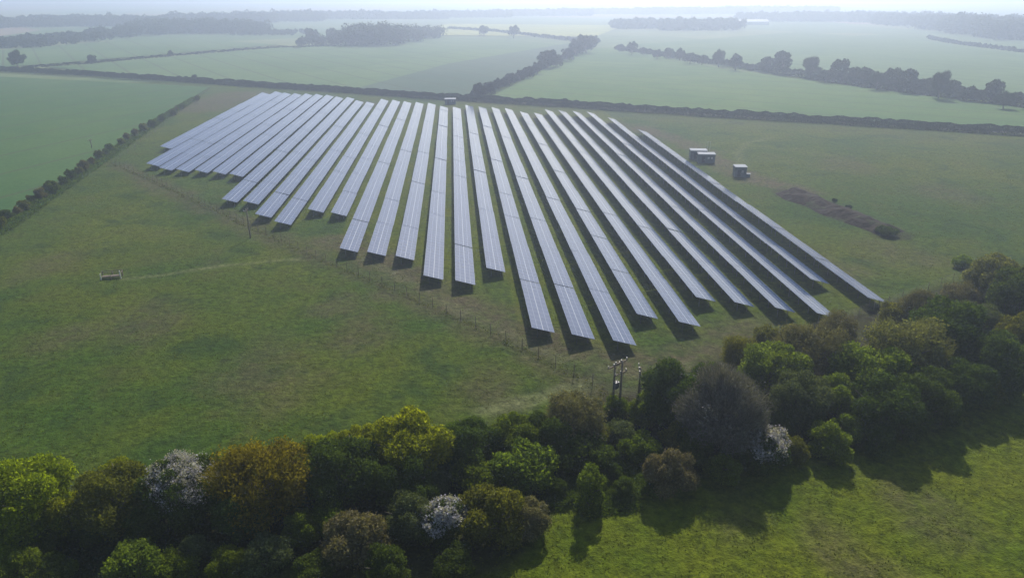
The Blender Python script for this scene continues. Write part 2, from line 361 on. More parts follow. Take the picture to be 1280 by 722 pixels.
FAR = [114,115,116,117,117.6,118.3,118.6,120,120.4,124.5,127,124,124.5,126,127,128.6,132.4,133.5,131,132.4,133.5,134,139,141,137.6,139,139,141,144.5,161]
ORD = ['first','second','third','fourth','fifth','sixth','seventh','eighth','ninth','tenth','eleventh','twelfth','thirteenth','fourteenth','fifteenth']
def rowlabel(k):
    special = {0: "short leftmost solar panel row of the array, set back from its neighbour",
      1: 'solar panel row second from the left edge, its near end reaching farthest left',
      6: 'seventh solar panel row from the left, last before the near ends step forward',
      7: 'eighth solar panel row from the left, first of the four stepping out nearer',
      16: 'solar panel row seventeenth from the left, running straight away to the white-roofed cabin',
      18: 'shorter solar panel row whose near end stops back beside three rows reaching farthest down',
      19: 'left one of the three solar panel rows that reach farthest down the slope',
      20: 'middle one of the three solar panel rows that reach farthest down',
      21: 'nearest solar panel row, its end pointing at the twin power poles',
      27: 'solar panel row third from the right edge, its near end touching the treetops',
      28: 'solar panel row second from the right edge, ending short of its neighbours',
      29: 'rightmost solar panel row, on its own beside the open meadow with the cabins'}
    if k in special: return special[k]
    if k < 15: return '%s long blue-grey solar panel row counted from the left edge' % ORD[k]
    return '%s long silvery solar panel row counted from the right edge' % ORD[29 - k]
for k in range(30):
    u = -1.893 + 0.1122 * k
    # the lateral position of the high left edge, the same along the whole row
    xk = 0.5 * (at(564 + u * 290, 280, HI)[0] + at(564 + u * 160, 150, HI)[0])
    px = lambda yy: 564 + u * (yy + 10)
    yn = at(px(NEAR[k]), NEAR[k], HI)[1]; yf = at(px(FAR[k]), FAR[k], HI)[1]
    root = empty('solar_panel_row', (xk, yn, 0)); tag(root, rowlabel(k), 'solar panels', 'rows of the solar array')
    y = 0.0
    Ltot = yf - yn
    while y + 5.1 < Ltot:
        n = 12 if Ltot - y > 15 else 6
        Ls = make_section(root, y, n); y += Ls + 0.22

# ------------------------------------------------------------------ foliage prototypes
def rand_dirs(n, rng):
    v = rng.normal(size=(n, 3)); return v / np.linalg.norm(v, axis=1, keepdims=True)
def cards(C, Nrm, size, rng, aspect=0.7, tiltj=0.9):
    "quads centred on C roughly facing Nrm"
    n = len(C); Nn = Nrm + rng.normal(size=(n, 3)) * tiltj; Nn /= np.linalg.norm(Nn, axis=1, keepdims=True)
    T = np.cross(Nn, rand_dirs(n, rng)); T /= np.linalg.norm(T, axis=1, keepdims=True) + 1e-9
    B = np.cross(Nn, T); s = size * rng.uniform(0.6, 1.4, (n, 1)); a = T * s * 0.5; b = B * s * 0.5 * aspect
    V = np.stack([C - a, C - b * 1.0, C + a, C + b], 1).reshape(-1, 3)
    return V
def leafmesh(name, V, mat):
    n = len(V) // 4; Q = np.arange(n * 4).reshape(n, 4); return mesh_np(name, V, Q, mat)
def lumps(rng, n, rx, rz, zc, rl=(0.28, 0.45), low=-0.5):
    out = []
    while len(out) < n:
        d = rand_dirs(1, rng)[0]
        if d[2] < low: continue
        q = rng.uniform(0.55, 0.86)
        out.append((d[0] * rx * q, d[1] * rx * q, zc + d[2] * rz * q, rng.uniform(*rl) * rx))
    out.append((0, 0, zc, 0.62 * rx)); return out
def crown(rng, lumpl, ncards, size, fuzz=0.12, gap=0.0):
    L = np.array(lumpl); w = L[:, 3] ** 2; w /= w.sum(); idx = rng.choice(len(L), ncards, p=w)
    d = rand_dirs(ncards, rng); d[:, 2] = np.where((d[:, 2] < -0.3) & (rng.random(ncards) < .6), -d[:, 2], d[:, 2])
    rr = L[idx, 3:4] * (1 + rng.normal(size=(ncards, 1)) * fuzz) * (0.93 + 0.10 * np.sin(d[:, :1] * 9 + idx[:, None]) * np.cos(d[:, 1:2] * 8))
    C = L[idx, :3] + d * rr
    # drop what falls deep inside other lumps
    keep = np.ones(ncards, bool)
    for j in range(len(L)):
        dd = np.linalg.norm(C - L[j, :3], axis=1); keep &= ~((dd < L[j, 3] * 0.72) & (idx != j) & (rng.random(ncards) < .85))
    if gap: keep &= ~((np.sin(C[:, 0] * 2.1 + C[:, 2]) * np.sin(C[:, 1] * 1.9 + 1) * np.sin(C[:, 2] * 2.3) > 0.25) & (rng.random(ncards) < gap))
    C = C[keep]; d = d[keep]; return cards(C, d, size, rng)
def twigs(rng, lumpl, n, ln, wd):
    L = np.array(lumpl); w = L[:, 3] ** 2; w /= w.sum(); idx = rng.choice(len(L), n, p=w)
    d = rand_dirs(n, rng); C = L[idx, :3] + d * L[idx, 3:4] * rng.uniform(0.5, 1.08, (n, 1))
    zc = L[:, 2].min(); o = C - np.array([0, 0, zc - 1.0]); o /= np.linalg.norm(o, axis=1, keepdims=True)
    o = o + rng.normal(size=(n, 3)) * 0.45; o /= np.linalg.norm(o, axis=1, keepdims=True)
    t = np.cross(o, rand_dirs(n, rng)); t /= np.linalg.norm(t, axis=1, keepdims=True)
    l = ln * rng.uniform(.5, 1.5, (n, 1)); a = o * l / 2; b = t * wd / 2
    return np.stack([C - a, C - b, C + a, C + b], 1).reshape(-1, 3)
def trunk_mesh(rng, rx, zc, top, big):
    m = MB(); r0 = 0.045 * top + 0.05
    pts = [(0,0,-0.4)]; 
    for i in range(1, 4): pts.append((rng.normal()*0.12*rx*.4, rng.normal()*0.12*rx*.4, top * .75 * i / 3))
    for i in range(3): m.tube(pts[i], pts[i+1], r0 * (1 - i * .26), r0 * (1 - (i + 1) * .26), 7)
    for i in range(9 if big else 6):
        a = rng.uniform(0, 6.28); z = rng.uniform(.18, .6) * top; l = rng.uniform(.5, .85) * rx
        p0 = (0, 0, z * .8); p1 = (math.cos(a) * l * .5, math.sin(a) * l * .5, z + l * .35); p2 = (math.cos(a+.3) * l, math.sin(a+.3) * l, z + l * .8)
        m.tube(p0, p1, r0 * .5, r0 * .3, 5); m.tube(p1, p2, r0 * .3, r0 * .1, 5)
    return m.mesh('trunk', BARK, True)
# every prototype: unit = metres at crown radius RB, crown centre height ZC
PROTO = {}
def proto(key, RB, aspect_z, zc_k, fn, nvar=3):
    lst = []
    for v in range(nvar):
        rng = np.random.default_rng(hash(key) % 1000 if False else sum(map(ord, key)) * 7 + v)
        zc = zc_k * RB
        V = fn(rng, RB, RB * aspect_z, zc)
        lst.append((leafmesh('crown', V, LEAF['green']), trunk_mesh(rng, RB, zc, zc + RB * aspect_z * .6, RB > 3)))
    PROTO[key] = (RB, zc_k, lst)
proto('tree', 5.0, 0.92, 0.86, lambda g, r, rz, zc: (lambda L: np.concatenate([crown(g, L, 31000, 0.28, 0.11, 0.6), twigs(g, L, 9000, 0.75, 0.07)]))(lumps(g, 36, r, rz, zc, (.14,.36), -.7)), 5)
proto('loose', 5.0, 0.92, 0.9, lambda g, r, rz, zc: np.concatenate([crown(g, lumps(g, 34, r, rz, zc, (.14,.28), -.7), 17000, 0.28, 0.22, 0.8), twigs(g, lumps(g, 30, r, rz, zc, (.2,.34), -.7), 9000, 0.8, 0.05)]), 3)
proto('bare', 5.0, 0.92, 0.9, lambda g, r, rz, zc: np.concatenate([twigs(g, lumps(g, 30, r, rz, zc, (.2,.34), -.8), 26000, 0.85, 0.06), crown(g, lumps(g, 30, r, rz, zc, (.18,.3), -.6), 7000, 0.18, 0.3, .6)]), 3)
proto('shrub', 2.4, 0.85, 0.72, lambda g, r, rz, zc: (lambda L: np.concatenate([crown(g, L, 13500, 0.18, 0.12, 0.5), twigs(g, L, 5000, 0.5, 0.05)]))(lumps(g, 28, r, rz, zc, (.15,.38), -.6)), 4)
proto('wide', 2.6, 0.62, 0.50, lambda g, r, rz, zc: crown(g, lumps(g, 24, r, rz, zc, (.20,.34), -.5), 14000, 0.22, 0.15, 0.4), 3)
proto('column', 1.5, 1.9, 1.55, lambda g, r, rz, zc: crown(g, lumps(g, 26, r, rz, zc, (.35,.5), -.95), 9000, 0.2, 0.14, 0.2), 2)
proto('far', 5.0, 0.95, 0.9, lambda g, r, rz, zc: crown(g, lumps(g, 20, r, rz, zc, (.22,.40), -.7), 4200, 0.75, 0.12, 0.6), 4)
proto('farbare', 5.0, 1.0, 1.1, lambda g, r, rz, zc: twigs(g, lumps(g, 20, r, rz, zc, (.22,.36), -.7), 5000, 1.5, 0.16), 2)
CNT = [0]
def tree(cx, cy, rp, kind, mat, label, cat='tree', group=None, name=None, base=0.0, sz=None, extra=None):
    RB, zk, lst = PROTO[kind]; d = ray(cx, cy); dz = -d[2]
    t = H / (dz + zk * rp); Rm = rp * t; x, y = d[0] * t, d[1] * t
    me_c, me_t = lst[CNT[0] % len(lst)]; CNT[0] += 1; s = Rm / RB
    nm = name or {'column': 'columnar_tree', 'shrub': 'bush', 'wide': 'bush'}.get(kind, 'tree')
    root = empty(nm, (x, y, base - 0.1), random.uniform(0, 6.28)); root.scale = (s, s, s * (sz or 1))
    tag(root, label, cat, group)
    c = bpy.data.objects.new('crown', me_c); link(c, root); c.material_slots[0].link = 'OBJECT'; c.material_slots[0].material = LEAF[mat]
    tk = bpy.data.objects.new('trunk', me_t); link(tk, root)
    if extra:
        e = bpy.data.objects.new(extra[0], extra[1][CNT[0] % len(extra[1])]); link(e, root)
    return root
# blossom caps: clusters of petals over the upper shell of the crown
def blossom(RB, zk, az, seed):
    g = np.random.default_rng(seed); L = lumps(g, 70, RB * 1.02, RB * az * 1.04, zk * RB, (.12, .22), 0.22)[:-1]
    return leafmesh('blossom', crown(g, L, int(4600 * RB), 0.19, 0.26, 0.9), LEAF['white'])
BLOS_T = [blossom(5.1, .87, 0.93, 5), blossom(5.1, .87, .93, 6)]
BLOS_S = [blossom(2.5, .76, .9, 8), blossom(2.5, .76, .9, 9)]
G1 = 'trees and bushes of the belt'
T = tree
# back line of the belt, left to right
T(30,628,62,'tree','yellow','bright yellow-green tree at the left edge of the photo', group=G1)
T(75,640,36,'tree','yellow','lower yellow-green tree right beside the big one at the left edge', group=G1)
T(148,622,50,'tree','olive','dull olive tree left of the white blossoming tree', group=G1)
T(150,600,30,'tree','yellow','small yellow-topped tree poking up left of the white blossoming tree', group=G1)
T(232,612,50,'tree','dark','white blossoming tree at the back of the belt, left of the golden tree', group=G1, name='blossoming_tree', extra=('blossom', BLOS_T))
T(328,600,64,'loose','gold','large golden-brown tree right of the white blossoming tree', group=G1)
T(300,640,40,'tree','dark','dark green tree in front of the golden-brown tree', group=G1)
T(432,590,50,'tree','dark','dark tree with ragged top right of the golden tree', group=G1)
T(405,562,26,'tree','yellow','small yellow-green treetop between the golden tree and the tall yellow one', group=G1)
T(452,560,32,'tree','yellow','mid-size yellow-green treetop just left of the tallest yellow tree', group=G1)
T(512,558,52,'tree','yellow','tallest yellow-green tree in the middle of the left belt', group=G1)
T(505,610,38,'tree','dark','dark tree standing in front of the tallest yellow tree', group=G1)
T(590,555,38,'tree','dark','round dark green tree right of the tallest yellow tree', group=G1)
T(565,550,24,'tree','green','small green tree leaning on the tallest yellow tree', group=G1)
T(645,548,34,'tree','green','mid-green tree between the round dark tree and the brown-topped tree', group=G1)
T(718,525,44,'loose','brown','brown-topped tree left of the twin power poles', group=G1)
T(680,550,34,'tree','dark','dark green tree in front of the brown-topped tree', group=G1)
T(738,545,26,'shrub','olive','olive bush at the foot of the brown-topped tree on its right', 'bush', G1)
T(775,545,26,'wide','teal','grey-green bush below the twin power poles', 'bush', G1)
T(770,508,16,'shrub','green','little green bush right at the base of the twin power poles', 'bush', G1)
T(812,512,26,'shrub','green','green bush between the power poles and the big grey tree', 'bush', G1)
T(848,500,48,'tree','dark','dark green tree leaning on the left of the big grey bare tree', group=G1)
T(905,512,62,'bare','grey','big grey bare tree in the middle of the right belt', group=G1, name='bare_tree')
T(965,462,42,'tree','fresh','green tree just up and right of the big grey bare tree', group=G1)
T(925,440,26,'loose','olive','small olive tree behind the big grey bare tree', group=G1)
T(960,420,18,'wide','olive','low olive bush near the panel ends above the big grey tree', 'bush', G1)
T(1012,440,46,'loose','brown','brown tree in front of the lowest right panel row ends', group=G1)
T(1045,410,26,'loose','brown','small brown tree just below the second rightmost panel row', group=G1)
T(1090,468,46,'tree','fresh','bright green rounded tree left of the tall pale olive tree', group=G1)
T(1135,440,54,'loose','pale','tall pale olive tree with thin crown in the right belt', group=G1)
T(1188,418,50,'tree','dark','big dark green dome right of the tall pale olive tree', group=G1)
T(1150,384,24,'loose','brown','brown bush behind the big dark green dome', 'bush', G1)
T(1115,392,20,'wide','olive','low olive bush just right of the rightmost panel row end', 'bush', G1)
T(1200,372,24,'loose','brown','brownish tree between the dark dome and the right-edge trees', group=G1)
T(1245,352,40,'tree','pale','tall olive tree at the right edge, highest in the belt', group=G1)
T(1278,375,46,'tree','dark','dark tree cut by the right edge of the photo, upper one', group=G1)
T(1205,326,15,'wide','fresh','isolated low green bush out in the meadow by the right edge', 'bush', G1, name='bush', sz=.75)
T(1250,450,44,'tree','dark','dark green tree at the right edge below the tall olive tree', group=G1)
T(1222,402,30,'tree','teal','grey-green tree filling the gap right of the dark dome', group=G1)
T(1285,425,36,'tree','olive','olive tree cut by the right edge of the photo, lower one', group=G1)
# middle and front of the right belt
T(1000,500,40,'tree','teal','dark grey-green tree right of the big grey bare tree', group=G1)
T(1050,500,30,'tree','fresh','small bright green tree in front of the brown tree, right belt', group=G1)
T(1105,510,44,'tree','dark','dark tree in front of the bright green rounded tree', group=G1)
T(1155,495,42,'tree','dark','dark tree in front of the tall pale olive tree', group=G1)
T(1205,480,36,'tree','dark','dark tree at the right end of the belt front, over the shaded grass', group=G1)
T(1165,478,22,'shrub','fresh','small light green bush in the dark front of the right belt', 'bush', G1)
T(955,562,34,'shrub','dark','white blossoming bush on the front edge of the right belt', 'bush', G1, name='blossoming_bush', extra=('blossom', BLOS_S))
T(988,562,22,'shrub','olive','small olive bush tucked right of the white blossoming bush', 'bush', G1)
T(1038,552,28,'shrub','fresh','bright green bush at the front edge right of the blossoming bush', 'bush', G1)
T(1062,535,22,'shrub','fresh','smaller green bush behind the bright green front bush', 'bush', G1)
T(1095,548,24,'shrub','dark','dark bush at the front edge over the shaded grass', 'bush', G1)
T(905,585,24,'shrub','green','low green bush left of the white blossoming bush', 'bush', G1)
T(838,590,34,'shrub','brown','rounded olive-brown bush standing forward on the bright grass', 'bush', G1)
T(870,560,28,'shrub','dark','dark bush below the big grey bare tree', 'bush', G1)
T(925,562,26,'shrub','dark','dark bush between the grey tree and the white blossoming bush', 'bush', G1)
T(800,560,28,'wide','green','spreading green bush left of the olive-brown forward bush', 'bush', G1)
T(845,545,24,'shrub','olive','olive bush behind the olive-brown forward bush', 'bush', G1)
T(738,612,19,'column','green','narrow columnar green tree casting its own shadow on the grass', group=G1)
# front line of the left belt
T(730,568,38,'wide','dark','flat dark bush behind the narrow columnar tree', 'bush', G1)
T(655,585,44,'wide','fresh','broad green bush in the middle of the front line', 'bush', G1)
T(595,598,34,'wide','green','green bush left of the broad middle bush', 'bush', G1)
T(548,602,20,'shrub','teal','small grey-green bush at the left end of the middle bushes', 'bush', G1)
T(612,645,46,'shrub','olive','big rounded olive-green bush right of the white front blossom', 'bush', G1)
T(660,648,28,'shrub','brown','brownish bush on the right side of the big olive-green bush', 'bush', G1)
T(508,648,36,'shrub','teal','grey-green bush left of the white front blossom', 'bush', G1)
T(556,655,34,'shrub','dark','white blossoming bush in the front line between green bushes', 'bush', G1, name='blossoming_bush', extra=('blossom', BLOS_S))
T(442,676,44,'shrub','brown','brown twiggy bush in the front line', 'bush', G1)
T(405,650,34,'wide','green','green bush behind the brown twiggy bush', 'bush', G1)
T(375,665,26,'shrub','green','small green bush left behind the brown twiggy bush', 'bush', G1)
T(330,695,34,'wide','teal','grey-green bush at the bottom edge left of the brown bush', 'bush', G1)
T(285,705,28,'shrub','green','green bush at the bottom edge in the left third', 'bush', G1)
T(246,685,22,'shrub','teal','small grey-green bush alone in the dark left hollow', 'bush', G1)
T(172,705,38,'wide','fresh','bright green bush at the bottom edge left of the dark hollow', 'bush', G1)
T(215,712,30,'wide','green','green bush at the bottom edge beside the bright one', 'bush', G1)
T(20,708,30,'shrub','fresh','bright green bush in the bottom left corner', 'bush', G1)
T(70,712,26,'wide','dark','dark bush at the bottom edge near the left corner', 'bush', G1)
T(480,712,34,'shrub','dark','dark bush at the bottom edge below the brown twiggy bush', 'bush', G1)
T(390,715,30,'wide','dark','dark spreading bush at the bottom edge left of centre', 'bush', G1)
T(570,705,30,'wide','dark','dark bush below the white front blossom at the bottom edge', 'bush', G1)
# low infill under the belt
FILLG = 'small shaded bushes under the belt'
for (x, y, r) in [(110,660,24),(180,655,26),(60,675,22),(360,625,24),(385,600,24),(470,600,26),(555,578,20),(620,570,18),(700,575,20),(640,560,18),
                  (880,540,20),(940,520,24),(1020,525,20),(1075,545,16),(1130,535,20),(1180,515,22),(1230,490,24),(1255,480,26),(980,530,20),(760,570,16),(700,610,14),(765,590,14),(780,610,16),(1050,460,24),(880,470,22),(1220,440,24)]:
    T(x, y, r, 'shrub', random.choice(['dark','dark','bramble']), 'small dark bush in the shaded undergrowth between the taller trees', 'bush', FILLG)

# undergrowth (brambles, ivy, nettles) that nobody could count
def cover(name, label, polylines, mat, n, width, hmax, size, cat='undergrowth', kind='stuff', lo=0.35):
    g = np.random.default_rng(len(name) * 13 + n); C = []
    seg = [(np.array(a), np.array(b)) for pl in polylines for a, b in zip(pl[:-1], pl[1:])]
    w = np.array([np.linalg.norm(b - a) for a, b in seg]); w /= w.sum(); idx = g.choice(len(seg), n, p=w)
    A0 = np.array([s[0] for s in seg])[idx]; B0 = np.array([s[1] for s in seg])[idx]
    t = g.random((n, 1)); P = A0 + (B0 - A0) * t; dv = B0 - A0; dv /= np.linalg.norm(dv, axis=1, keepdims=True); nv = np.stack([-dv[:, 1], dv[:, 0]], 1)
    q = g.uniform(-1, 1, n) ; P = P + nv * (q * width)[:, None] + g.normal(size=(n, 2)) * 0.3
    hh = hmax * (lo + (1 - lo) * vnoise(P[:, 0] + 500, P[:, 1] + 500, 2.6, 17)) * np.sqrt(np.clip(1 - q ** 2 * .9, 0, 1))
    z = hh * np.where(g.random(n) < .75, 1, g.random(n)) - 0.1
    Nn = np.stack([nv[:, 0] * q, nv[:, 1] * q, np.full(n, 0.8)], 1)
    V = cards(np.stack([P[:, 0], P[:, 1], z], 1), Nn, size, g)
    o = link(bpy.data.objects.new(name, leafmesh(name, V, mat))); 
    return o
tag(cover('undergrowth', '', [A([(690,600),(720,625),(790,615),(800,580),(760,570)]), A([(720,590),(780,600)])], LEAF['bramble'], 30000, 2.6, 0.9, 0.24),
    'tangled low brambles around the narrow columnar tree', 'undergrowth', kind='stuff')
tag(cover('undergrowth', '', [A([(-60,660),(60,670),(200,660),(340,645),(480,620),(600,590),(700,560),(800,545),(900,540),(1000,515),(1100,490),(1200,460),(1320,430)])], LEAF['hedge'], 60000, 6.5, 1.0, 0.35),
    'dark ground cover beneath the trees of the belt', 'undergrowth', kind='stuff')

def tussocks():
    g = np.random.default_rng(77); n = 260000
    # spread evenly over the picture's near ground, thinning with distance
    X = g.uniform(-130, 190, n); Y = 44 + (g.random(n) ** 1.5) * 190
    k = vnoise(X + 400, Y + 400, 1.7, 31) * .6 + vnoise(X + 400, Y + 400, 9, 32) * .4
    keep = (k > .47) & (g.random(n) < .8); X = X[keep]; Y = Y[keep]
    # none beneath the tables
    z = 0.14 * vnoise(X, Y, 3.0, 1) + 0.22 * vnoise(X, Y, 11.0, 2) - 0.30 + g.uniform(0.0, 0.09, len(X))
    C = np.stack([X, Y, z], 1); Nn = np.tile(np.array([[0, -.35, .9]]), (len(X), 1))
    V = cards(C, Nn, 0.19, g, 0.6, 0.8)
    o = link(bpy.data.objects.new('grass_tufts', leafmesh('grass_tufts', V, LEAF['tuft']))); tag(o, kind='stuff'); o['label'] = 'loose tufts of rough grass and weeds in the meadow'; o['category'] = 'grass'
tussocks()
tag(cover('weeds', '', [A(FENCE_PX)], LEAF['tuft'], 2400, 0.6, 0.35, 0.24), 'rough weeds growing along the foot of the long wire fence', 'weeds', kind='stuff')

# ------------------------------------------------------------------ hedges and far trees
def hedge(label, px, h, w, size=0.6, per=60, mat='hedge', cat='hedge', pts=None, lo=0.35):
    pts = pts or A(px); ln = sum(math.dist(a, b) for a, b in zip(pts[:-1], pts[1:]))
    o = cover('hedge', '', [pts], LEAF[mat], int(ln * per), w, h, size, lo=lo); tag(o, label, cat); return o
BANDP = [(-500,62),(-60,86),(0,89),(115,95),(250,104),(420,115),(560,125),(700,133),(850,143),(1000,152),(1280,169),(1900,208)]
def shift(pts, dy): return [(x, y + dy) for x, y in pts]
HB = A(BANDP)
hedge('long dark hedge along the near side of the track behind the solar array', None, 2.6, 2.0, 0.36, 300, pts=HB, lo=.5)
hedge('second dark hedge along the far side of the track behind the array', None, 2.2, 1.6, 0.36, 220, pts=shift(HB, 12), lo=.4)
TRACK = plain('gravel_track', (0.07,0.068,0.06), 0.95, 0, 0.25, 0.3)
tp = shift(HB, 4); tq = shift(HB, 9)
mt = MB(); 
for i in range(len(tp) - 1): mt.v += [(*tp[i], -0.1), (*tp[i+1], -0.1), (*tq[i+1], -0.1), (*tq[i], -0.1)]; mt.f.append((4*i, 4*i+1, 4*i+2, 4*i+3))
tag(mt.build('farm_track', TRACK), kind='structure')
hedge('thin hedge crossing the far left fields', [(30,86),(110,80),(230,69),(345,60),(420,58)], 2.2, 1.2, 0.9, 26)
hedge('greyish hedge dividing the left crop field from the meadow', [(-120,350),(0,288),(60,246),(100,218),(150,184),(200,150),(245,122)], 1.3, 2.4, 0.33, 150, 'bramble', lo=.15)
hedge('dark hedge running away between the dull field and the green field', [(592,120),(640,102),(690,80),(735,60),(748,52)], 3.5, 2.4, 1.0, 45)
hedge('hedge under the distant tree line on the right', [(770,62),(850,73),(950,88),(1050,104),(1150,118),(1280,134),(1500,158)], 5.0, 3.0, 1.0, 60)
hedge('very distant hedge beside the pale yellow field', [(560,36),(620,40),(690,48),(745,55)], 4, 2.5, 2.0, 14)
hedge('faint hedge slanting across the far right fields', [(1160,48),(1200,56),(1280,66),(1400,80)], 4, 2.5, 2.0, 14)
NTH = ORD + ['sixteenth','seventeenth','eighteenth','nineteenth','twentieth','twenty-first','twenty-second','twenty-third','twenty-fourth','twenty-fifth','twenty-sixth']
GL = 'bushes along the left field hedge'
for i, (x, y, r, m) in enumerate([(245,123,5,'hedge'),(228,133,5,'hedge'),(222,136,4,'brown'),(215,140,6,'hedge'),(203,147,7,'hedge'),(191,154,7,'hedge'),(180,159,7,'hedge'),(169,165,6,'brown'),(160,170,6,'brown'),
        (150,177,5,'brown'),(139,184,7,'hedge'),(131,190,7,'hedge'),(122,193,8,'hedge'),(112,201,8,'brown'),(105,206,8,'brown'),(97,213,9,'hedge'),(89,218,10,'hedge'),(80,225,9,'hedge'),(70,231,7,'brown'),(61,234,10,'hedge'),
        (51,242,9,'brown'),(40,248,10,'olive'),(29,256,9,'olive'),(8,268,13,'dark'),(-5,278,14,'dark'),(20,263,8,'brown')]):
    T(x + random.uniform(-2,2), y, r * random.uniform(.5, 1.0), 'far' if m != 'brown' else 'farbare', {'hedge':'bramble','brown':'brown'}.get(m, m) if i % 3 else 'olive', 'small %s bush, %s from far end of left field hedge' % ({'hedge':'dark green','brown':'bare brown','olive':'olive','dark':'dense green'}[m], NTH[i]), 'bush', GL, name='hedge_bush')
GD = 'trees along the diagonal far hedge'
for i, (x, y, r) in enumerate([(600,113,10),(612,110,9),(624,105,7),(637,99,8),(650,94,7),(660,90,8),(672,85,8),(684,74,12),(697,76,8),(709,68,9),(720,60,10),(733,55,12),(742,52,8)]):
    T(x, y, r, 'far', 'far', 'hazy tree in the hedge between dull and green fields, %s from the near end' % ORD[i], 'tree', GD, name='hedgerow_tree')
GR = 'trees of the distant right line'
RL = [(775,60,5),(790,62,6),(805,64,6),(822,66,6),(836,67,6),(850,69,7),(863,72,7),(878,74,7),(899,74,8),(920,79,8),(939,83,5),(957,80,9),(979,80,11),(1015,83,14),(1033,93,9),(1050,89,13),(1068,95,10),(1082,95,11),(1098,99,12),(1115,100,12),(1132,102,12),(1149,106,11),(1161,106,10),(1176,108,12),(1193,110,12),(1210,115,10),(1224,120,8),(1240,116,13),(1257,124,9),(1272,122,11),(1290,128,10)]
for i, (x, y, r) in enumerate(RL):
    o = ORD[i] + ' from its left end' if i < 15 else ORD[30 - i] if 30 - i < 15 else 'middle'
    if i >= 15: o = (ORD[30 - i] + ' from its right end') if i > 15 else 'at its very middle'
    T(x, y, r * (1.05 + .15 * math.sin(i * 2.3)), 'far' if i % 5 != 3 else 'farbare', 'far', 'hazy tree in the distant right tree line, ' + o, 'tree', GR, name='hedgerow_tree', sz=1.0 + .2 * math.sin(i * 1.7))
for (x, y, r, kd, l) in [(20,73,10,'farbare','lone bare round tree by the hedge at the far left edge'),(115,74,6,'far','small dark tree on the thin hedge at far left'),(213,67,4,'far','tiny bush halfway along the thin far left hedge'),
        (706,127,5,'far','small bush sticking up from the dark track hedge right of the array'),(243,97,4,'far','small bush on the dark track hedge left of the array'),(1232,160,4,'far','small bush on the dark track hedge far to the right'),
        (375,54,6,'far','small tree at the left tip of the far copse'),(390,44,9,'far','narrow tree standing left of the far copse'),(417,44,9,'far','round tree between the narrow one and the far copse'),
        (605,38,6.5,'far','lone hazy tree on the edge of the pale yellow field, left one'),(642,40,7.5,'far','lone hazy tree on the edge of the pale yellow field, right one'),
        (1083,22,4,'far','slim faint tree on the far right horizon, left of two'),(1097,22,4,'far','slim faint tree on the far right horizon, right of two'),
        (1245,40,10,'far','hazy broad tree near the horizon at the far right')]:
    T(x, y, r, kd, 'far', l, 'tree', name='distant_tree', sz=1.0)

def wood(label, blobs, size=1.6, per=1.0, name='woodland'):
    "many crowns that read as one mass; blobs: (px, py_base, half width m, depth m, height m)"
    g = np.random.default_rng(int(blobs[0][0]) + 99); VV = []
    for (px, py, hw, dp, hh) in blobs:
        cx, cy = at(px, py); n = int(max(4, hw * dp / 22))
        for _ in range(n):
            x = cx + g.uniform(-hw, hw); y = cy + g.uniform(0, dp); h = hh * g.uniform(.6, 1.1); r = h * g.uniform(.35, .5)
            L = [(x + g.normal() * r * .4, y + g.normal() * r * .4, h - r + g.normal() * r * .3, r * g.uniform(.5, .8)) for _ in range(6)] + [(x, y, h * .35, r * .8)]
            VV.append(crown(g, L, int(260 * per), size, 0.15))
    o = link(bpy.data.objects.new(name, leafmesh(name, np.concatenate(VV), LEAF['far']))); tag(o, label, 'wood', kind='stuff')
wood('far copse of merged hazy trees left of the middle, beyond the pale crop', [(400,57,18,25,9),(430,58,18,40,14),(455,58,22,60,20),(480,57,20,50,19),(505,53,20,40,15),(530,49,20,40,13)])
wood('hazy wooded band across the far left behind the green field', [(-60,62,40,40,9),(10,60,30,30,9),(50,56,30,30,9),(90,52,30,30,9),(130,47,30,40,10),(170,44,30,50,12),(200,42,40,70,16),(235,42,40,60,15),(270,42,40,70,16),(300,42,30,50,13),(330,44,40,20,6),(350,43,30,20,6)], 2.0)
wood('faint wooded ridge near the left horizon', [(-80,36,90,60,14),(20,34,70,60,12),(80,32,80,80,14),(140,33,70,60,13),(200,32,80,60,12),(270,30,90,80,15),(340,27,90,80,15),(410,24,100,80,14)], 3.0)
wood('faint tree masses near the horizon on the right', [(820,36,60,50,13),(880,38,60,50,14),(1000,27,100,80,14),(1060,27,90,80,15),(1130,28,90,80,15),(1180,32,90,80,16),(1230,38,70,80,18),(1275,44,60,90,20),(1330,50,60,80,20)], 3.0)
wood('pale smudge of woods near the middle horizon', [(500,24,100,80,12),(580,22,110,80,12),(680,20,120,80,12),(760,18,120,80,12),(870,18,140,90,14),(980,16,160,90,14)], 4.0, 0.8)

